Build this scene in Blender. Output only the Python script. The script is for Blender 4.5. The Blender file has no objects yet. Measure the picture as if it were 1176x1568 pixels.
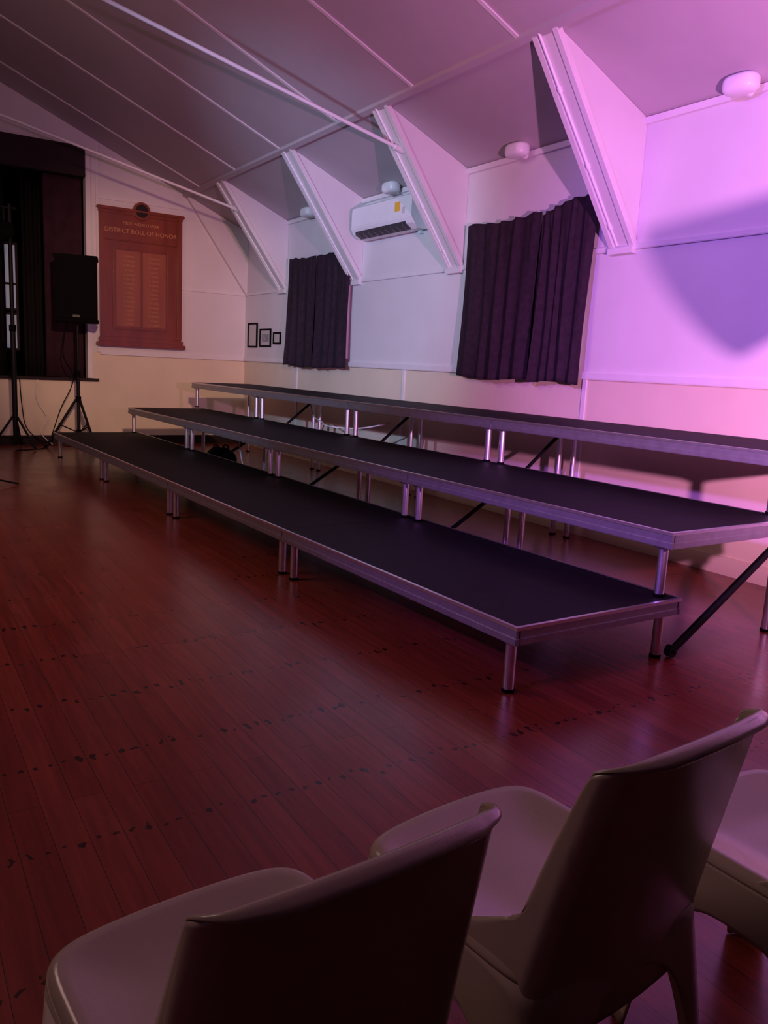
import bpy, bmesh, math, random
from mathutils import Matrix, Vector
random.seed(4)
D=bpy.data; SC=bpy.context.scene
COL=SC.collection
# ------------------------------------------------------------------ materials
def mat(name,col,rough=.6,metal=0,noise=0,nscale=8,bump=0,bscale=60,spec=.5,emit=None,estr=0,coat=0):
    m=D.materials.new(name);m.use_nodes=True;nt=m.node_tree;b=nt.nodes['Principled BSDF']
    b.inputs['Base Color'].default_value=(*col,1);b.inputs['Roughness'].default_value=rough
    b.inputs['Metallic'].default_value=metal;b.inputs['Specular IOR Level'].default_value=spec
    b.inputs['Coat Weight'].default_value=coat
    if emit: b.inputs['Emission Color'].default_value=(*emit,1);b.inputs['Emission Strength'].default_value=estr
    tc=nt.nodes.new('ShaderNodeTexCoord')
    if noise:
        n=nt.nodes.new('ShaderNodeTexNoise');n.inputs['Scale'].default_value=nscale;n.inputs['Detail'].default_value=5
        nt.links.new(tc.outputs['Object'],n.inputs['Vector'])
        r=nt.nodes.new('ShaderNodeValToRGB')
        r.color_ramp.elements[0].position=.3;r.color_ramp.elements[1].position=.7
        r.color_ramp.elements[0].color=(*[c*(1-noise) for c in col],1)
        r.color_ramp.elements[1].color=(*[min(1,c*(1+noise)) for c in col],1)
        nt.links.new(n.outputs['Fac'],r.inputs['Fac']);nt.links.new(r.outputs['Color'],b.inputs['Base Color'])
    if bump:
        n=nt.nodes.new('ShaderNodeTexNoise');n.inputs['Scale'].default_value=bscale
        nt.links.new(tc.outputs['Object'],n.inputs['Vector'])
        bp=nt.nodes.new('ShaderNodeBump');bp.inputs['Strength'].default_value=bump;bp.inputs['Distance'].default_value=.01
        nt.links.new(n.outputs['Fac'],bp.inputs['Height']);nt.links.new(bp.outputs['Normal'],b.inputs['Normal'])
    return m
M_wall=mat('wall_paint_upper',(.68,.66,.67),.55,noise=.04,nscale=2,bump=.05,bscale=40)
M_low=mat('wall_paint_lower',(.71,.62,.47),.5,noise=.05,nscale=2,bump=.05,bscale=40)
M_ceil=mat('ceiling_board',(.45,.40,.43),.6,noise=.05,nscale=1.5)
M_trim=mat('trim_paint',(.72,.70,.71),.35,noise=.03)
M_alu=mat('aluminium',(.82,.82,.85),.36,metal=1,noise=.06,nscale=30)
M_alud=mat('aluminium_profile',(.38,.38,.42),.42,metal=.85,noise=.1,nscale=20)
M_deck=mat('riser_deck_black',(.0075,.0063,.0078),.65,noise=.3,nscale=14,bump=.08,bscale=250,spec=.16)
M_black=mat('black_plastic',(.002,.002,.0022),.75,bump=.1,bscale=200,spec=.08)
M_steel=mat('black_steel',(.004,.004,.0045),.5,metal=.0,spec=.2)
M_curt=mat('curtain_fabric',(.030,.018,.028),.9,noise=.2,nscale=20,bump=.15,bscale=300,spec=.15)
M_plum=mat('stage_curtain_fabric',(.034,.012,.020),.9,noise=.2,nscale=10,bump=.1,bscale=200,spec=.2)
M_dark=mat('backstage_dark',(.010,.008,.010),.9,noise=.2,spec=.2)
M_rear=mat('rear_wall_light_absorber',(.015,.012,.012),.9,noise=.2)  # added dark finish on the unseen rear wall, cuts bounce onto chair backs
M_pelm=mat('pelmet_paint',(.018,.008,.010),.7,noise=.1,spec=.3)
M_wht=mat('white_plastic',(.78,.78,.80),.35,noise=.02)
M_grey=mat('vent_grey',(.04,.04,.045),.5)
M_yel=mat('sticker_yellow',(.75,.45,.05),.5)
M_chair=mat('chair_resin',(.42,.39,.29),.24,noise=.04,nscale=5,bump=.03,bscale=220,spec=.5)
M_gold=mat('gold_lettering',(.50,.22,.09),.5)
M_glass=mat('window_pane',(.06,.06,.07),.3,emit=(.55,.5,.65),estr=.20)
M_pic=mat('photo_print',(.25,.27,.32),.4,noise=.5,nscale=25)
M_mount=mat('mount_board',(.55,.53,.5),.6)

def wood(name,c1,c2,rough,axis_scale,wscale=1.0):
    m=D.materials.new(name);m.use_nodes=True;nt=m.node_tree;b=nt.nodes['Principled BSDF']
    tc=nt.nodes.new('ShaderNodeTexCoord');mp=nt.nodes.new('ShaderNodeMapping');mp.inputs['Scale'].default_value=axis_scale
    n=nt.nodes.new('ShaderNodeTexNoise');n.inputs['Scale'].default_value=6*wscale;n.inputs['Detail'].default_value=6;n.inputs['Distortion'].default_value=.6
    r=nt.nodes.new('ShaderNodeValToRGB');r.color_ramp.elements[0].position=.3;r.color_ramp.elements[1].position=.75
    r.color_ramp.elements[0].color=(*c1,1);r.color_ramp.elements[1].color=(*c2,1)
    L=nt.links.new
    L(tc.outputs['Object'],mp.inputs['Vector']);L(mp.outputs['Vector'],n.inputs['Vector']);L(n.outputs['Fac'],r.inputs['Fac']);L(r.outputs['Color'],b.inputs['Base Color'])
    b.inputs['Roughness'].default_value=rough
    return m
M_board=wood('honour_board_timber',(.16,.030,.014),(.25,.052,.022),.28,(1,1,.15))
M_boardp=wood('honour_board_panel',(.25,.062,.027),(.33,.088,.040),.35,(1,1,.15))

def floor_mat():
    m=D.materials.new('floor_boards_varnished');m.use_nodes=True;nt=m.node_tree;b=nt.nodes['Principled BSDF'];N=nt.nodes.new;L=nt.links.new
    tc=N('ShaderNodeTexCoord')
    mp=N('ShaderNodeMapping');L(tc.outputs['Object'],mp.inputs['Vector'])
    br=N('ShaderNodeTexBrick');br.offset=.37;br.inputs['Scale'].default_value=1
    br.inputs['Brick Width'].default_value=3.1;br.inputs['Row Height'].default_value=.085;br.inputs['Mortar Size'].default_value=.0012;br.inputs['Mortar Smooth'].default_value=.3
    br.inputs['Color1'].default_value=(.165,.025,.014,1);br.inputs['Color2'].default_value=(.22,.041,.023,1);br.inputs['Mortar'].default_value=(.03,.008,.006,1)
    br.inputs['Bias'].default_value=-.1
    L(mp.outputs['Vector'],br.inputs['Vector'])
    mg=N('ShaderNodeMapping');mg.inputs['Scale'].default_value=(.8,14,1);L(tc.outputs['Object'],mg.inputs['Vector'])
    n=N('ShaderNodeTexNoise');n.inputs['Scale'].default_value=3;n.inputs['Detail'].default_value=7;n.inputs['Distortion'].default_value=.5;L(mg.outputs['Vector'],n.inputs['Vector'])
    mr=N('ShaderNodeMapRange');mr.inputs['From Min'].default_value=.3;mr.inputs['From Max'].default_value=.7;mr.inputs['To Min'].default_value=.74;mr.inputs['To Max'].default_value=1.16
    L(n.outputs['Fac'],mr.inputs['Value'])
    mx=N('ShaderNodeMix');mx.data_type='RGBA';mx.blend_type='MULTIPLY';mx.inputs[0].default_value=1
    L(br.outputs['Color'],mx.inputs[6]);L(mr.outputs['Result'],mx.inputs[7])
    sx=N('ShaderNodeSeparateXYZ');L(tc.outputs['Object'],sx.inputs[0])
    def mth(op,a,bv=None,c=None):
        q=N('ShaderNodeMath');q.operation=op
        for i,v in enumerate([a,bv,c]):
            if v is None: continue
            if isinstance(v,(int,float)): q.inputs[i].default_value=v
            else: L(v,q.inputs[i])
        return q.outputs[0]
    wob=N('ShaderNodeTexNoise');wob.inputs['Scale'].default_value=13;L(tc.outputs['Object'],wob.inputs['Vector'])
    xw=mth('ADD',sx.outputs['X'],mth('MULTIPLY',mth('SUBTRACT',wob.outputs['Fac'],.5),.15))
    fx=mth('MULTIPLY',mth('SUBTRACT',mth('FRACT',mth('DIVIDE',xw,.46)),.5),.46)
    fy=mth('MULTIPLY',mth('SUBTRACT',mth('FRACT',mth('DIVIDE',sx.outputs['Y'],.0425)),.5),.0425)
    dd=mth('SQRT',mth('ADD',mth('POWER',mth('MULTIPLY',fx,.75),2),mth('POWER',fy,2)))
    n2=N('ShaderNodeTexNoise');n2.inputs['Scale'].default_value=23;L(tc.outputs['Object'],n2.inputs['Vector'])
    th=mth('MULTIPLY',mth('SUBTRACT',n2.outputs['Fac'],.365),.050)
    hole=mth('LESS_THAN',dd,th)
    mx2=N('ShaderNodeMix');mx2.data_type='RGBA';L(mth('MULTIPLY',hole,.88),mx2.inputs[0]);L(mx.outputs[2],mx2.inputs[6]);mx2.inputs[7].default_value=(.008,.003,.003,1)
    L(mx2.outputs[2],b.inputs['Base Color'])
    n3=N('ShaderNodeTexNoise');n3.inputs['Scale'].default_value=2.5;n3.inputs['Detail'].default_value=4;L(tc.outputs['Object'],n3.inputs['Vector'])
    r2=N('ShaderNodeMapRange');r2.inputs['To Min'].default_value=.17;r2.inputs['To Max'].default_value=.33;L(n3.outputs['Fac'],r2.inputs['Value']);L(r2.outputs['Result'],b.inputs['Roughness'])
    bu=N('ShaderNodeBump');bu.inputs['Strength'].default_value=.15;bu.inputs['Distance'].default_value=.002
    hh=mth('SUBTRACT',mth('MULTIPLY',n.outputs['Fac'],.6),br.outputs['Fac']);L(hh,bu.inputs['Height']);L(bu.outputs['Normal'],b.inputs['Normal'])
    return m
M_floor=floor_mat()

# ------------------------------------------------------------------ mesh builder
class B:
    def __init__(s): s.v=[];s.f=[];s.mi=[];s.sm=[];s.mats=[]
    def m(s,mt):
        if mt not in s.mats: s.mats.append(mt)
        return s.mats.index(mt)
    def add(s,vs,fs,mt,smooth=False,M=None):
        o=len(s.v);s.v+= [tuple(M@Vector(q)) if M else tuple(q) for q in vs]
        k=s.m(mt)
        for f in fs: s.f.append([i+o for i in f]);s.mi.append(k);s.sm.append(smooth)
    def box(s,a,b,mt,M=None,bev=0):
        bm=bmesh.new();bmesh.ops.create_cube(bm,size=1)
        for q in bm.verts: q.co=Vector([(a[i]+b[i])/2+q.co[i]*(b[i]-a[i]) for i in range(3)])
        if bev: bmesh.ops.bevel(bm,geom=bm.edges[:],offset=bev,segments=2,affect='EDGES')
        bm.verts.ensure_lookup_table()
        s.add([q.co[:] for q in bm.verts],[[q.index for q in f.verts] for f in bm.faces],mt,False,M);bm.free()
    def cyl(s,a,b,r,mt,n=16,r2=None,M=None,caps=True):
        a=Vector(a);b=Vector(b);r2=r if r2 is None else r2
        d=(b-a).normalized();t=d.orthogonal().normalized();u=d.cross(t)
        vs=[]
        for c,rr in ((a,r),(b,r2)):
            for i in range(n):
                an=2*math.pi*i/n;vs.append(c+(t*math.cos(an)+u*math.sin(an))*rr)
        s.add(vs,[[i,(i+1)%n,n+(i+1)%n,n+i] for i in range(n)],mt,True,M)
        if caps: s.add(vs,[list(range(n))[::-1],list(range(n,2*n))],mt,False,M)
    def prism(s,poly,x0,x1,mt,M=None):
        n=len(poly);vs=[(x0,p[0],p[1]) for p in poly]+[(x1,p[0],p[1]) for p in poly]
        s.add(vs,[list(range(n))[::-1],list(range(n,2*n))]+[[i,(i+1)%n,n+(i+1)%n,n+i] for i in range(n)],mt,False,M)
    def grid(s,fn,nu,nv,mt,M=None,closed=False):
        vs=[fn(i/(nu-1) if not closed else i/nu,j/(nv-1)) for j in range(nv) for i in range(nu)]
        fs=[]
        for j in range(nv-1):
            for i in range(nu if closed else nu-1):
                i2=(i+1)%nu;fs.append([j*nu+i,j*nu+i2,(j+1)*nu+i2,(j+1)*nu+i])
        s.add(vs,fs,mt,True,M)
    def tube(s,pts,r,mt,n=8):
        pts=[Vector(p) for p in pts]
        for a,b in zip(pts,pts[1:]): s.cyl(a,b,r,mt,n,caps=True)
    def obj(s,name,parent=None,loc=None,fix=True):
        me=D.meshes.new(name);me.from_pydata(s.v,[],s.f)
        for mt in s.mats: me.materials.append(mt)
        for p,k,q in zip(me.polygons,s.mi,s.sm): p.material_index=k;p.use_smooth=q
        if fix:
            bm=bmesh.new();bm.from_mesh(me);bmesh.ops.recalc_face_normals(bm,faces=bm.faces);bm.to_mesh(me);bm.free()
        o=D.objects.new(name,me);COL.objects.link(o)
        if loc: o.location=loc
        if parent: o.parent=parent
        return o
def spline(pts,n=6):
    P=[Vector(p) for p in pts];out=[]
    for i in range(len(P)-1):
        p0=P[max(i-1,0)];p1=P[i];p2=P[i+1];p3=P[min(i+2,len(P)-1)]
        for k in range(n):
            t=k/n;out.append(.5*((2*p1)+(-p0+p2)*t+(2*p0-5*p1+4*p2-p3)*t*t+(-p0+3*p1-3*p2+p3)*t**3))
    return out+[P[-1]]

# ------------------------------------------------------------------ room dims
YW=2.70; XE=-9.42; XR=4.2; YL=-6.7
ZD=1.256; ZU=2.19; ZT=3.06; SL=.425; YR=-2.0; ZR=ZT+(YW-YR)*SL
YB=1.77; ZB=ZT+(YW-YB)*SL
def zc(y): return ZT+(YW-y)*SL if y>YR else ZR-(YR-y)*SL

b=B();b.box((XE-3.2,YL-.1,-.1),(XR+.1,YW+.1,0),M_floor);b.obj('floor')
b=B();b.box((XE-.1,YW,0),(XR+.1,YW+.12,ZD),M_low);b.box((XE-.1,YW,ZD),(XR+.1,YW+.12,ZT+.1),M_wall);b.obj('wall_right')
b=B();b.box((XE-.1,YL-.12,0),(XR+.1,YL,ZD),M_low);b.box((XE-.1,YL-.12,ZD),(XR+.1,YL,ZT+.1),M_wall);b.obj('wall_left')
b=B();b.prism([(YL,0),(YW,0),(YW,ZT),(YR,ZR),(YL,ZT)],XR,XR+.1,M_rear);b.obj('wall_back')
OY0,OY1,OZ0,OZ1=-4.5,.44,.86,3.86
b=B()
b.prism([(OY1,ZD),(YW,ZD),(YW,ZT),(OY1,zc(OY1))],XE-.12,XE,M_wall)
b.prism([(OY1,0),(YW,0),(YW,ZD),(OY1,ZD)],XE-.12,XE,M_low)
b.prism([(OY0,0),(OY1,0),(OY1,OZ0),(OY0,OZ0)],XE-.12,XE,M_low)
b.prism([(YL,0),(OY0,0),(OY0,zc(OY0)),(YL,ZT)],XE-.12,XE,M_wall)
b.prism([(OY0,OZ1),(OY1,OZ1),(OY1,zc(OY1)),(YR,ZR),(OY0,zc(OY0))],XE-.12,XE,M_wall)
b.obj('wall_front')
b=B();b.box((XE-3.1,OY0-.6,OZ0-.1),(XE-.12,OY1+.6,OZ0),M_dark);b.box((XE-.14,OY0,OZ0),(XE+.05,OY1+.14,OZ0+.035),M_pelm);b.obj('stage_platform_floor')
b=B();b.box((XE-3.2,OY0-.6,OZ0),(XE-3.1,OY1+.6,4.6),M_dark);b.obj('wall_backstage')
b=B();b.box((XE-3.1,OY1+.5,OZ0),(XE-.13,OY1+.6,4.6),M_dark);b.box((XE-3.1,OY0-.6,OZ0),(XE-.13,OY0-.5,4.6),M_dark);b.obj('wall_backstage_sides')
b=B();b.box((XE-3.2,OY0-.6,4.5),(XE-.13,OY1+.6,4.6),M_dark);b.obj('ceiling_backstage')
b=B();T=.08
b.add([(XE-.1,YW+.1,zc(YW+.1)),(XR+.1,YW+.1,zc(YW+.1)),(XR+.1,YR,ZR),(XE-.1,YR,ZR),(XE-.1,YW+.1,zc(YW+.1)+T),(XR+.1,YW+.1,zc(YW+.1)+T),(XR+.1,YR,ZR+T),(XE-.1,YR,ZR+T)],
  [[0,1,2,3],[7,6,5,4],[0,4,5,1],[1,5,6,2],[2,6,7,3],[3,7,4,0]],M_ceil)
y2=YL-.1
b.add([(XE-.1,y2,zc(y2)),(XR+.1,y2,zc(y2)),(XR+.1,YR,ZR),(XE-.1,YR,ZR),(XE-.1,y2,zc(y2)+T),(XR+.1,y2,zc(y2)+T),(XR+.1,YR,ZR+T),(XE-.1,YR,ZR+T)],
  [[3,2,1,0],[4,5,6,7],[1,5,4,0],[2,6,5,1],[3,7,6,2],[0,4,7,3]],M_ceil)
b.obj('ceiling')
def slab(b,x0,x1,ya,yb,th,mt,off=0):
    b.prism([(ya,zc(ya)-off),(yb,zc(yb)-off),(yb,zc(yb)-off-th),(ya,zc(ya)-off-th)],x0,x1,mt)
b=B()
for k in range(-4,6):
    x=-2.39-1.27*k; slab(b,x-.017,x+.017,YB,YR,.012,M_trim)
slab(b,XE,XR,YB+.02,YB-.03,.028,M_ceil)
b.obj('trim_1')
b=B()
b.box((XE,YW-.03,ZT-.045),(XR,YW,ZT+.0),M_trim);b.obj('trim_2')
b=B();b.box((XE,YW-.022,ZU-.02),(XR,YW,ZU+.02),M_trim,bev=.004);b.box((XE,OY1+.17,ZU-.02),(XE+.022,YW-.022,ZU+.02),M_trim);b.obj('trim_3')
b=B();b.box((XE,YW-.03,ZD-.03),(XR,YW,ZD+.03),M_trim,bev=.006);b.box((XE,OY1+.17,ZD-.03),(XE+.03,YW-.03,ZD+.03),M_trim)
for x in (-5.02,-2.42,.2,-7.6): b.box((x-.02,YW-.012,.12),(x+.02,YW,ZD-.03),M_trim)
b.obj('trim_4')
b=B();b.box((XE+.0,OY1+.13,ZD),(XE+.02,OY1+.17,zc(OY1+.17)-.02),M_trim);b.box((XE,OY1,OZ0+.04),(XE+.025,OY1+.06,3.86),M_trim)
b.box((XE,OY1+.17,3.25),(XE+.02,2.1,3.29),M_trim);b.obj('trim_5')
b=B();b.box((XE,YW-.02,0),(XR,YW,.12),M_low);b.obj('baseboard_right')
b=B();b.box((XE,OY0,0),(XE+.02,YW-.02,.12),M_pelm);b.obj('baseboard_front')

def brace(x1,w=.21,half=False):
    b=B();x0=x1-w
    tri=[(YB,zc(YB)-.002),(YW-.002,ZT-.002),(YW-.002,ZU-.02)]
    b.prism(tri,x0,x1,M_wall)
    if not half:
        d=Vector((0,YW-YB,ZU-.02-ZB));d.normalize();n=Vector((0,-d.z,d.y));n= n if n.y<0 else -n
        for xa,xb,t in ((x0-.012,x0+.03,.016),(x1-.03,x1+.012,.016)):
            p=[Vector((0,YB,ZB)),Vector((0,YW,ZU-.02))]
            q=[p[0]-n*.03,p[1]-n*.03,p[1]+n*t,p[0]+n*t]
            b.prism([(v.y,v.z) for v in q],xa,xb,M_trim)
        a=Vector((x0+.06,YB,ZB))+n*.012;e=Vector((x0+.06,YW,ZU))+n*.012-d*.03
        b.cyl(a,e,.011,M_wht,10)
        for f in (.25,.6,.9):
            m=a.lerp(e,f);b.cyl(m-d*.02,m+d*.02,.017,M_wht,10)
        b.box((x0-.01,YW-.05,ZU-.045),(x1+.01,YW-.001,ZU-.0),M_trim)
    return b
for x in (-2.05,-4.11,-6.0,-7.98,2.0): brace(x).obj('knee_brace')
brace(XE+.07,.07,True).obj('knee_brace')
for xx in (-4.2,-8.08):
    b=B();y0=2.0;z0=ZB-(y0-YB)*((ZB-ZU)/(YW-YB))-.01
    zm=z0+(y0-YR)*math.tan(.22)
    b.cyl((xx,y0,z0),(xx,YR,zm),.016,M_wht,12);b.cyl((xx,YR,zm),(xx,2*YR-y0,z0),.016,M_wht,12)
    b.cyl((xx,YR,zm),(xx,YR,ZR),.012,M_wht,10);b.cyl((xx,y0+.03,z0-.01),(xx,y0-.06,z0+.012),.028,M_trim,12)
    b.obj('tie_rod')

# ------------------------------------------------------------------ curtains
def curtain(x0,x1,zb,zt,folds,sag,seam,rise=0):
    b=B();rr=random.Random(int(abs(x0)*100))
    def half(xa,xb,nf):
        ks=[0]
        for _ in range(nf): ks.append(ks[-1]+rr.uniform(.5,1.6))
        ks=[k/ks[-1] for k in ks];am=[rr.uniform(.35,1.25) for _ in ks]
        p=rr.uniform(0,6)
        def ph(u):
            for i in range(nf):
                if u<=ks[i+1]+1e-9:
                    t=(u-ks[i])/(ks[i+1]-ks[i]);return i,t
            return nf-1,1
        def fn(u,v):
            i,t=ph(u);A=am[i]*(1-t)+am[i+1]*t
            wv=.5-.5*math.cos(2*math.pi*t)
            x=xa+(xb-xa)*u
            top=zt+rise*max(0,(x-x0)/(x1-x0)-.62)**1.0-sag*(1-wv)*A
            z=zb+.012*math.sin(u*6+p)+(top-zb)*v
            amp=.026+.026*(1-v)
            y=YW-.065-amp*A*wv*(1-.35*v)-.03*(1-v)-.005*math.sin(u*60+v*3)*(v)-.006*math.sin(u*21+p+v*5)
            x+=.012*math.sin(2*math.pi*t)*A*(1-.5*v)+.012*math.sin(v*3+i)
            return (x,y,z)
        b.grid(fn,nf*18+1,40,M_curt)
    xm=x0+(x1-x0)*seam
    half(x0,xm-.006,folds);half(xm+.006,x1,folds)
    b.cyl((x0+.05,YW-.038,zt-.06),(x1-.05,YW-.038,zt-.06),.006,M_wht,8)
    for x in (x0+.06,x1-.06): b.cyl((x,YW-.038,zt-.06),(x,YW-.001,zt-.06),.006,M_wht,8)
    o=b.obj('window_curtain',fix=False)
    so=o.modifiers.new('s','SOLIDIFY');so.thickness=.003
    return o
curtain(-7.80,-6.14,1.20,2.55,4,.010,.48)
curtain(-3.98,-2.40,1.19,2.54,5,.012,.62,.22)
def window(n,x0,x1,z0,z1):
    b=B()
    b.box((x0,YW-.03,z0),(x1,YW-.001,z0+.05),M_trim);b.box((x0,YW-.03,z1-.05),(x1,YW-.001,z1),M_trim)
    for x in (x0,(x0+x1)/2-.025,x1-.05): b.box((x,YW-.03,z0+.05),(x+.05,YW-.001,z1-.05),M_trim)
    b.box((x0+.05,YW-.012,z0+.05),(x1-.05,YW-.002,z1-.05),M_dark);b.obj('window_%d'%n)
window(1,-7.65,-6.25,1.32,2.45);window(2,-3.88,-2.52,1.32,2.45)

# ------------------------------------------------------------------ air conditioner
b=B();x0,x1,z0,z1=-5.88,-4.70,2.60,2.93
prof=[(YW-.001,z0+.01),(YW-.001,z1),(YW-.17,z1),(YW-.21,z1-.02),(YW-.225,z1-.06),(YW-.225,z0+.10),(YW-.20,z0+.045),(YW-.13,z0),(YW-.03,z0)]
b.prism(prof,x0,x1,M_wht)
b.prism([(YW-.229,z0+.115),(YW-.229,z1-.03),(YW-.222,z1-.03),(YW-.222,z0+.115)],x0+.015,x1-.015,M_wht)
b.prism([(YW-.206,z0+.032),(YW-.214,z0+.066),(YW-.135,z0+.008),(YW-.135,z0-.003)],x0+.07,x1-.12,M_grey)
for k in range(9):
    x=x0+.12+k*.11;b.prism([(YW-.207,z0+.030),(YW-.212,z0+.060),(YW-.15,z0+.01),(YW-.15,z0-.005)],x,x+.005,M_alud)
b.box((x1-.3,YW-.2305,z0+.17),(x1-.20,YW-.228,z0+.26),M_yel)
b.box((x1-.16,YW-.2305,z0+.14),(x1-.11,YW-.228,z0+.20),M_mount)
b.box((x1-.14,YW-.045,z0-.001),(x1-.09,YW-.001,z0-.03),M_wht)
b.obj('air_conditioner')

for x in (-1.23,-3.31,-5.27,-7.19):
    b=B()
    def fn(u,v):
        an=u*2*math.pi;h=v*math.pi
        c,s_=math.cos(an),math.sin(an);r=math.sin(h)**.45
        sx=abs(c)**.6*(1 if c>0 else -1);sy=abs(s_)**.6*(1 if s_>0 else -1)
        return (x+.115*r*sx,YW-.12+.07*math.cos(h),ZT-.002+.06*r*sy)
    b.grid(fn,32,17,M_wht,closed=True)
    b.cyl((x,YW-.06,ZT-.02),(x,YW-.02,ZT-.02),.035,M_wht,16)
    b.obj('emergency_light')

def pic(x0,x1,z0,z1,kind):
    b=B();f=.022
    b.box((x0,YW-.02,z0),(x1,YW-.001,z0+f),M_black);b.box((x0,YW-.02,z1-f),(x1,YW-.001,z1),M_black)
    b.box((x0,YW-.02,z0+f),(x0+f,YW-.001,z1-f),M_black);b.box((x1-f,YW-.02,z0+f),(x1,YW-.001,z1-f),M_black)
    b.box((x0+f,YW-.008,z0+f),(x1-f,YW-.002,z1-f),M_mount)
    m=.05 if kind else .035
    b.box((x0+f+m,YW-.0095,z0+f+m),(x1-f-m,YW-.0085,z1-f-m),M_pic if kind else M_mount)
    b.obj('framed_picture')
pic(-9.27,-8.93,1.43,1.78,0);pic(-8.83,-8.45,1.44,1.69,1);pic(-8.36,-8.12,1.48,1.64,0)

# ------------------------------------------------------------------ honour board
hb=D.objects.new('honour_board',None);COL.objects.link(hb)
X0=XE+.001;ya,yb,za,zb=.60,1.72,1.36,3.17
b=B()
b.box((X0,ya,za+.06),(X0+.035,yb,zb-.05),M_board)
b.box((X0,ya-.05,za-.02),(X0+.10,yb+.05,za+.04),M_board,bev=.012);b.box((X0,ya-.02,za+.04),(X0+.07,yb+.02,za+.10),M_board,bev=.01)
b.box((X0,ya-.03,zb-.05),(X0+.09,yb+.03,zb-.01),M_board,bev=.01);b.box((X0,ya-.01,zb-.09),(X0+.06,yb+.01,zb-.05),M_board,bev=.008)
for y in (ya,yb-.07): b.box((X0+.035,y,za+.10),(X0+.075,y+.07,zb-.09),M_board,bev=.012)
b.box((X0+.035,ya+.07,2.74),(X0+.07,yb-.07,2.79),M_board,bev=.012)
b.box((X0+.035,ya+.07,za+.10),(X0+.06,yb-.07,za+.17),M_board,bev=.01)
iy0,iy1,iz0,iz1=ya+.22,yb-.22,za+.26,2.62
for (a,c,e,f) in ((iy0-.05,iy0,iz0-.05,iz1+.05),(iy1,iy1+.05,iz0-.05,iz1+.05)): b.box((X0+.035,a,e),(X0+.065,c,f),M_board,bev=.012)
b.box((X0+.035,iy0,iz1),(X0+.065,iy1,iz1+.05),M_board,bev=.012);b.box((X0+.035,iy0,iz0-.05),(X0+.065,iy1,iz0),M_board,bev=.012)
b.box((X0+.034,iy0,iz0),(X0+.040,iy1,iz1),M_boardp)
b.box((X0+.034,(iy0+iy1)/2-.012,iz0),(X0+.055,(iy0+iy1)/2+.012,iz1),M_board)
cy=(ya+yb)/2
b.cyl((X0,cy,zb-.02),(X0+.075,cy,zb-.02),.115,M_board,32);b.cyl((X0+.075,cy,zb-.02),(X0+.085,cy,zb-.02),.085,M_pelm,32)
b.obj('board_body',hb)
def text(s,y,z,size,par,sp=1.0,xo=.0365):
    c=D.curves.new('lettering','FONT');c.body=s;c.size=size;c.align_x='CENTER';c.align_y='TOP';c.extrude=.001;c.space_line=sp
    c.materials.append(M_gold);o=D.objects.new('lettering',c);COL.objects.link(o)
    o.matrix_world=Matrix(((0,0,1,X0+xo),(1,0,0,y),(0,1,0,z),(0,0,0,1)));o.parent=par
text('FIRST WORLD WAR',cy,3.00,.055,hb);text('DISTRICT ROLL OF HONOR',cy,2.91,.078,hb)
nm=['J. HARRIS','T. WELSH','A. MOORE','W. REID','G. CLARKE','F. DOYLE','H. BARNES','R. LUNN','E. COLE','P. NASH','C. WARD','D. PRICE','L. FORD','S. KING','B. HUNT','M. LANE']
for y,k in (((iy0*3+iy1)/4,0),((iy0+iy1*3)/4,5)): text('\n'.join((nm[k:]+nm[:k])),y,iz1-.06,.034,hb,1.75,.0415)

# ------------------------------------------------------------------ proscenium
b=B();b.box((XE-.10,OY0+.01,3.50),(XE+.05,OY1-.005,3.855),M_pelm);b.box((XE-.10,OY0+.01,3.48),(XE+.07,OY1-.005,3.52),M_pelm,bev=.01);b.obj('stage_pelmet')
def drape(name,y0,y1,x,amp,nf,mt,z0,z1):
    b=B()
    def fn(u,v): return (x+amp*math.sin(u*nf*2*math.pi+.4*math.sin(v*2)),y0+(y1-y0)*u,z0+(z1-z0)*v)
    b.grid(fn,nf*12+1,8,mt);o=b.obj(name,fix=False);so=o.modifiers.new('s','SOLIDIFY');so.thickness=.004
drape('stage_curtain',-.06,.42,XE-.14,.012,2,M_plum,OZ0+.04,3.84)
drape('stage_curtain',-4.3,-2.5,XE-.3,.05,16,M_plum,OZ0+.01,3.84)
drape('backdrop_curtain',-.24,.6,XE-.75,.03,8,M_dark,OZ0+.01,4.3)
drape('backdrop_curtain',-2.6,-.46,XE-.75,.03,16,M_dark,OZ0+.01,4.3)
b=B();xw=XE-.9;wy0,wy1=-.48,-.28
b.box((xw,wy0,1.22),(xw+.04,wy0+.03,2.66),M_pelm);b.box((xw,wy1-.03,1.22),(xw+.04,wy1,2.66),M_pelm)
for z in (1.22,1.70,1.76,2.10,2.63): b.box((xw,wy0+.03,z),(xw+.04,wy1-.03,z+.03),M_pelm)
b.box((xw+.01,wy0+.03,1.25),(xw+.02,wy1-.03,1.70),M_glass);b.box((xw+.01,wy0+.03,1.79),(xw+.02,wy1-.03,2.10),M_glass);b.box((xw+.01,wy0+.03,2.13),(xw+.02,wy1-.03,2.63),M_glass)
b.obj('window_3')

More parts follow.
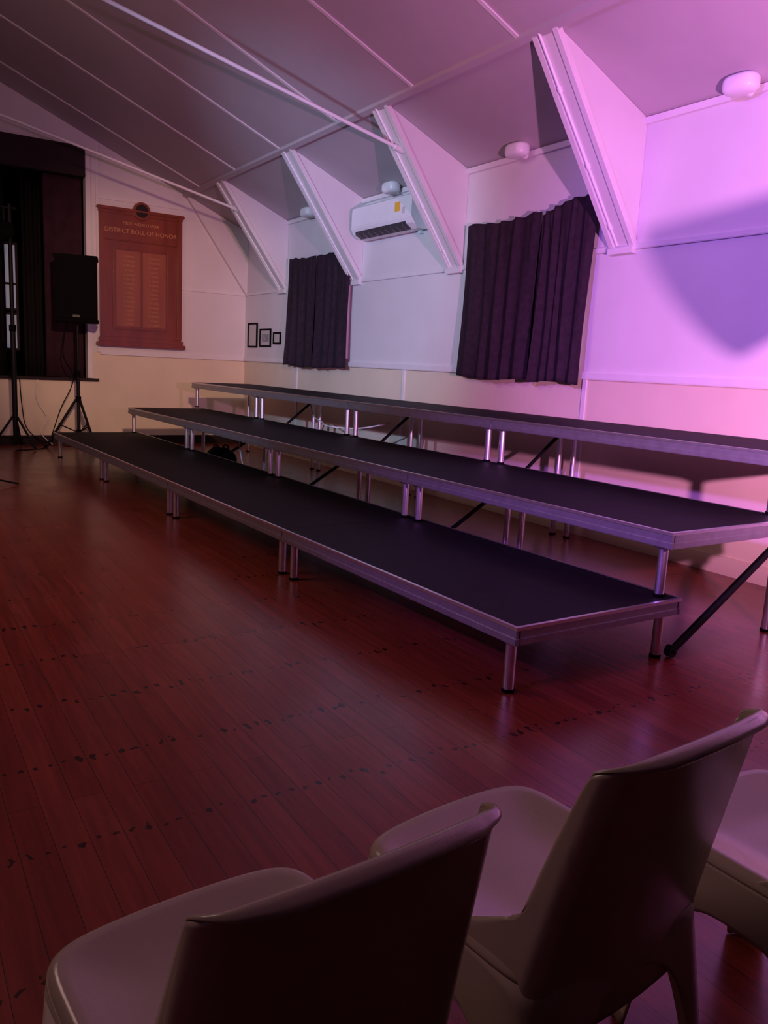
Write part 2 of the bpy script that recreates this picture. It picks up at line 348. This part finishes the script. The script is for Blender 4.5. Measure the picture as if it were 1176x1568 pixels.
# ------------------------------------------------------------------ stage risers
PH=.032
RT=Matrix.Rotation(PH,4,'Z')
def riser(xr,y0,dep,z,zf,zr,br,L=1.999,right_end=False):
    b=B();x0=xr-L;x1=xr;y1=y0+dep;h=.075
    b.box((x0+.001,y0+.016,z-.022),(x1-(.016 if right_end else .001),y1-.014,z-.001),M_deck)
    b.box((x0,y0,z-.014),(x1,y0+.016,z),M_alu);b.box((x0,y1-.014,z-.014),(x1,y1,z),M_alu)
    if right_end: b.box((x1-.016,y0+.016,z-.014),(x1,y1-.014,z),M_alu)
    for a,e in (((x0,y0),(x1,y0+.022)),((x0,y1-.022),(x1,y1)),((x0,y0+.022),(x0+.022,y1-.022)),((x1-.022,y0+.022),(x1,y1-.022))):
        ins=.004
        b.box((a[0]+ins,a[1]+ins,z-.045),(e[0]-ins,e[1]-ins,z-.014),M_alud)
        b.box((a[0],a[1],z-h),(e[0],e[1],z-.045),M_alud,bev=.003)
    r=.022
    for lx in (x0+.075,x1-.075):
        for ly,zb_ in ((y0+.05,zf),(y1-.05,zr)):
            b.cyl((lx,ly,zb_+.012),(lx,ly,z-h+.01),r,M_alu,20);b.cyl((lx,ly,zb_+.001),(lx,ly,zb_+.014),r+.004,M_black,20)
            b.box((lx-.035,ly-.03,z-h-.012),(lx+.035,ly+.03,z-h+.02),M_alud,bev=.004)
    for yy in (y0+.25,y0+dep/2,y1-.25): b.box((x0+.02,yy-.02,z-.06),(x1-.02,yy+.02,z-.022),M_alud)
    if br:
        lx=x1-.075;sx=.034
        pa=Vector((lx+sx,y0+br[0],br[1]));pb=Vector((lx+sx,y1-.06,z-h-.02));rb=.019 if right_end else .014
        b.cyl(pa,pb,rb,M_steel,10);b.cyl(pa+Vector((-.02,0,0)),pa+Vector((.012,0,0)),.028,M_steel,12)
        b.cyl(pb+Vector((-.03,0,0)),pb+Vector((.012,0,0)),.022,M_steel,12)
    o=b.obj('stage_riser');o.matrix_world=RT
for k in range(4):
    riser(-2*k,0,1.0,.292,0,0,None,right_end=(k==0))
    riser(.007-2*k,.87,1.0,.600,.292,0,(.15 if k else .14,.03),right_end=(k==0))
    if k: riser(-.28-2*k,1.79,.84,.923,.600,0,(.12,.30))
riser(-.06,1.79,.84,.923,.600,0,None,L=2.219,right_end=True)

b=B();b.tube(spline([(-6.35,2.28,.82),(-6.1,2.2,.66),(-5.6,2.05,.63),(-5.25,1.95,.612),(-4.9,2.1,.62),(-4.6,2.3,.7)]),.007,M_wht);b.obj('white_cable')
b=B();b.tube(spline([(-6.05,1.3,.5),(-5.8,1.2,.32),(-5.4,1.15,.05),(-5.0,1.3,.012),(-4.7,1.4,.012)]),.007,M_wht);b.obj('white_cable')
def bag(cx,cy,cz,a,c,h):
    b=B()
    def fn(u,v):
        an=u*2*math.pi;q=v*math.pi
        return (cx+a*math.cos(an)*math.sin(q)**.6*(1+.08*math.sin(3*an)),cy+c*math.sin(an)*math.sin(q)**.6,cz+h*(.5-.5*math.cos(q))*(1+.06*math.sin(4*an)))
    b.grid(fn,28,14,M_black,closed=True)
    for s_ in (-1,1): b.tube(spline([(cx-a*.4,cy+s_*.05,cz+h*.9),(cx-a*.2,cy+s_*.06,cz+h*1.15),(cx+a*.2,cy+s_*.06,cz+h*1.15),(cx+a*.4,cy+s_*.05,cz+h*.9)]),.01,M_black)
    b.obj('equipment_bag')
bag(-6.75,1.35,.0,.28,.16,.22)

# ------------------------------------------------------------------ PA speaker on tripod
sp=D.objects.new('pa_speaker',None);COL.objects.link(sp)
sxp,syp=-8.95,.22
Ms=Matrix.Translation((sxp,syp,0))@Matrix.Rotation(math.radians(-14),4,'Z')
w,h=.25,.80
z0=1.62
b=B()
pts=[(.20,-w),(.20,w),(-.06,w),(-.20,w-.10),(-.20,-w+.10),(-.06,-w)];n=len(pts)
b.add([(p[0],p[1],z0) for p in pts]+[(p[0],p[1],z0+h) for p in pts],[list(range(n))[::-1],list(range(n,2*n))]+[[i,(i+1)%n,n+(i+1)%n,n+i] for i in range(n)],M_black,False,Ms)
b.box((.195,-w+.02,z0+.03),(.222,w-.02,z0+h-.03),M_black,Ms,bev=.01)
b.box((-.19,-w-.012,z0+h-.04),(.19,w+.012,z0+h+.012),M_black,Ms,bev=.01);b.box((-.19,-w-.012,z0-.012),(.19,w+.012,z0+.04),M_black,Ms,bev=.01)
b.box((.221,-.04,z0+.05),(.226,.04,z0+.08),M_grey,Ms)
b.obj('cabinet',sp)
b=B();b.cyl((sxp,syp,.18),(sxp,syp,.95),.022,M_steel,16);b.cyl((sxp,syp,.95),(sxp,syp,z0-.01),.016,M_steel,16);b.cyl((sxp,syp,.92),(sxp,syp,1.0),.032,M_black,16)
b.cyl((sxp,syp,.60),(sxp,syp,.67),.035,M_black,16);b.cyl((sxp,syp,.18),(sxp,syp,.24),.032,M_black,16)
for a in (20,140,262):
    dx,dy=math.cos(math.radians(a)),math.sin(math.radians(a))
    e=(sxp+.40*dx,syp+.40*dy,.016);b.cyl((sxp+.03*dx,syp+.03*dy,.63),e,.016,M_steel,10);b.cyl((sxp+.03*dx,syp+.03*dy,.21),(sxp+.25*dx,syp+.25*dy,.31),.008,M_steel,8)
    b.cyl((e[0]-.02*dx,e[1]-.02*dy,.022),(e[0]+.03*dx,e[1]+.03*dy,.018),.017,M_black,10)
b.obj('tripod',sp)
b=B();b.tube(spline([(sxp-.1,syp-.1,1.65),(sxp-.1,syp-.16,1.2),(sxp+.02,syp-.06,.9),(sxp-.12,syp-.2,.5),(sxp-.05,syp-.35,.1),(sxp+.1,syp-.45,.01),(sxp+.3,syp-.8,.01)]),.006,M_black);b.obj('speaker_cable',sp)

ls=D.objects.new('lighting_stand',None);COL.objects.link(ls)
lx,ly=-8.9,-.55
b=B();b.cyl((lx,ly,.05),(lx,ly,1.5),.032,M_steel,14);b.cyl((lx,ly,1.5),(lx,ly,2.95),.025,M_steel,14);b.cyl((lx,ly,1.45),(lx,ly,1.53),.042,M_black,14)
for a in (40,160,280):
    dx,dy=math.cos(math.radians(a)),math.sin(math.radians(a))
    b.cyl((lx,ly,.45),(lx+.30*dx,ly+.30*dy,.02),.014,M_steel,10);b.cyl((lx,ly,.12),(lx+.2*dx,ly+.2*dy,.17),.008,M_steel,8)
b.cyl((lx,ly-.8,2.9),(lx,ly+.08,2.9),.02,M_steel,12)
b.obj('stand',ls)
for yy,zz in ((ly-.06,2.68),(ly-.36,2.66),(ly-.66,2.66)):
    b=B();b.cyl((lx-.16,yy,zz+.02),(lx+.12,yy,zz-.05),.08,M_black,20,r2=.10);b.cyl((lx+.12,yy,zz-.05),(lx+.122,yy,zz-.05),.08,M_black,20);b.cyl((lx,yy,zz+.06),(lx,yy,2.9),.012,M_steel,8)
    b.obj('par_can',ls)
b=B();x=XE+.03
b.tube(spline([(x,-.20,.86),(x+.01,-.22,.6),(x+.02,-.1,.35),(x+.02,-.18,.16),(x+.1,-.05,.01)]),.006,M_wht)
b.tube(spline([(x,-.42,.86),(x+.01,-.40,.5),(x+.02,-.34,.2),(x+.15,-.1,.01),(x+.3,.2,.01)]),.006,M_black)
b.obj('hanging_cable')
b=B();mx,my=-5.85,-1.28
b.cyl((mx,my,.05),(mx,my,1.5),.01,M_steel,10)
for a in (95,215,335):
    dx,dy=math.cos(math.radians(a)),math.sin(math.radians(a));b.cyl((mx,my,.10),(mx+.34*dx,my+.34*dy,.012),.008,M_steel,8)
b.cyl((mx,my,.06),(mx,my,.16),.02,M_black,12);b.cyl((mx,my,1.48),(mx-.15,my-.05,1.6),.022,M_black,12)
b.obj('microphone_stand')

# ------------------------------------------------------------------ resin chairs
def sst(t): t=max(0,min(1,t));return t*t*(3-2*t)
def chair(bx,by,yaw,xfr=-.445):
    b=B()
    zs=.405
    def per(u,z):
        k=z/zs
        xf=xfr-.02+.02*k ; xb=.045-.055*k ; hw=.245-.038*k
        s=(u*4)%4;i=int(s);t=(s-i)
        cx=(xf+xb)/2;hx=(xb-xf)/2
        cor=[(-1,-1),(-1,1),(1,1),(1,-1)]
        a=cor[i];c=cor[(i+1)%4]
        px=a[0]+(c[0]-a[0])*t;py=a[1]+(c[1]-a[1])*t
        p=8.0
        nrm=(abs(px)**p+abs(py)**p)**(1/p)
        px/=nrm;py/=nrm
        x=cx+px*hx
        if px<0: x-=.018*(1-py*py)*max(0,-px)
        return x,py*hw,abs(2*t-1),i
    def fn(u,v):
        x,y,s,i=per(u,0)
        aw=.76;pk={0:.325,1:.32,2:.36,3:.32}[i]
        zl=pk*(1-(s/aw)**3.2)**.5 if s<aw else 0
        z=zl+(zs-zl)*v
        x,y,_,_=per(u,z)
        return (x,y,z)
    b.grid(fn,192,14,M_chair,closed=True)
    def seat(u,v):
        x,y,s,i=per(u,zs)
        cx=xfr/2
        if v<.3:
            a=v/.3*math.pi/2
            z=zs+.020*math.sin(a);k=1-.07*(1-math.cos(a))
        else:
            q=(v-.3)/.7;k=.93*(1-q);z=zs+.020-.024*math.sin(min(1,q*1.6)*math.pi/2)
        return (cx+(x-cx)*k,y*k,z)
    b.grid(seat,192,19,M_chair,closed=True)
    H=.777
    def lean(z): return -.004+.088*max(0,(z-.40)/.4)**1.1
    NU=97
    R_=.036
    def back(u,v):
        U=2*u-1;a=abs(U);sg=1 if U>=0 else -1
        w=min(v/.92,1)
        hw=.204-.024*w**1.5
        wing=.006+.034*(1-w)**.7+.135*(1-sst((w-.22)/.32))
        if a<.56:
            q=a/.56;y=q*(hw-R_);xo=-.012*q*q
        elif a<.82:
            q=(a-.56)/.26*math.pi/2;y=hw-R_+R_*math.sin(q);xo=-.012-R_*(1-math.cos(q))
        else:
            q=(a-.82)/.18;y=hw+.003*q;xo=-.012-R_-wing*q
        t=max(0,(a-.44)/.56)
        zt_=H-.006*(min(a,.5)/.5)**2-.105*(1-math.sqrt(max(0,1-t**2.4)))*.95
        z=.31+(zt_-.31)*w
        x=lean(z)+xo
        y*=sg
        if v>.92:
            an=(v-.92)/.08*math.pi*.70
            f=1-sst((a-.40)/.45)
            x+=.014*(1-math.cos(an))*f
            z+=(.006*math.sin(an)-.007*(1-math.cos(an)))*f
        return (x,y,z)
    b.grid(back,NU,60,M_chair)
    o=b.obj('plastic_chair')
    so=o.modifiers.new('s','SOLIDIFY');so.thickness=.006;so.offset=0
    o.location=(bx,by,.003);o.rotation_euler=(0,0,yaw)
    return o
chair(1.565,-1.640,math.radians(5),-.425);chair(1.535,-1.105,math.radians(6),-.425);chair(1.72,-.60,math.radians(2),-.43)

# ------------------------------------------------------------------ lamps
def aim(o,t):
    o.rotation_euler=(Vector(t)-o.location).to_track_quat('-Z','Y').to_euler()
def spot(name,loc,tgt,col,P,ang,blend,rad=.05):
    l=D.lights.new(name,'SPOT');l.energy=P;l.color=col;l.spot_size=math.radians(ang);l.spot_blend=blend;l.shadow_soft_size=rad
    o=D.objects.new(name,l);COL.objects.link(o);o.location=loc;aim(o,tgt);return o
def area(name,loc,tgt,col,P,sz):
    l=D.lights.new(name,'AREA');l.energy=P;l.color=col;l.size=sz;o=D.objects.new(name,l);COL.objects.link(o);o.location=loc;aim(o,tgt);return o
spot('pink_spotlight',(1.9,.2,1.32),(-.9,2.7,2.45),(1,.34,.80),900,98,.85,.04)
spot('purple_spotlight',(0.2,-4.2,3.0),(-.9,2.7,1.3),(.38,.12,1),1450,50,.9,.12)
spot('blue_spotlight',(-1.6,-4.4,2.7),(-6.1,2.7,1.95),(.46,.62,1),1450,38,.9,.08)
spot('warm_spotlight',(1.0,-1.2,3.1),(-9.4,1.2,1.5),(1,.56,.40),1350,27,.8,.1)
area('hall_fill',(-3.5,-3.8,4.0),(-3.5,.5,0),(1,.58,.54),100,2.5)
w=D.worlds.new('World');SC.world=w;w.use_nodes=True;bg=w.node_tree.nodes['Background'];bg.inputs['Color'].default_value=(.3,.2,.3,1);bg.inputs['Strength'].default_value=.01
st=D.objects.new('shadow_blocker_stand',None);COL.objects.link(st)  # unseen stand added off camera to cast the round shadow on wall_right
b=B();cx_,cy_,cz_=.65,1.18,1.54
ax=Vector((.55,.35,.38)).normalized();c0=Vector((cx_,cy_,cz_))
b.cyl(c0-ax*.05,c0+ax*.22,.18,M_black,28,r2=.14);b.cyl(c0-ax*.055,c0-ax*.05,.16,M_steel,28)
b.obj('shadow_blocker_head',st)  # can-shaped blocker in the pink beam, emits nothing itself
b=B();e=c0+ax*.24;f=Vector((1.25,1.75,1.95))
b.cyl(e,f,.02,M_steel,12);b.cyl((f.x,f.y,.03),f,.022,M_steel,14)
for a in (30,150,270):
    dx,dy=math.cos(math.radians(a)),math.sin(math.radians(a));b.cyl((f.x,f.y,.6),(f.x+.4*dx,f.y+.4*dy,.016),.013,M_steel,10)
b.obj('stand',st)

# ------------------------------------------------------------------ camera
R=[[.5245,.85,.0492],[.1749,-.051,-.9833],[-.8333,.5243,-.1754]]
r=Vector(R[0]);u=-Vector(R[1]);bk=-Vector(R[2])
bk.normalize();r=(r-bk*r.dot(bk)).normalized();u=bk.cross(r)
cam=D.cameras.new('camera');co=D.objects.new('camera',cam);COL.objects.link(co)
co.matrix_world=Matrix(((r.x,u.x,bk.x,2.240),(r.y,u.y,bk.y,-2.033),(r.z,u.z,bk.z,1.246),(0,0,0,1)))
cam.sensor_fit='HORIZONTAL';cam.sensor_width=36;cam.lens=36*1246.5/1176;cam.clip_start=.02
SC.camera=co
SC.view_settings.view_transform='Standard'
SC.view_settings.look='None'
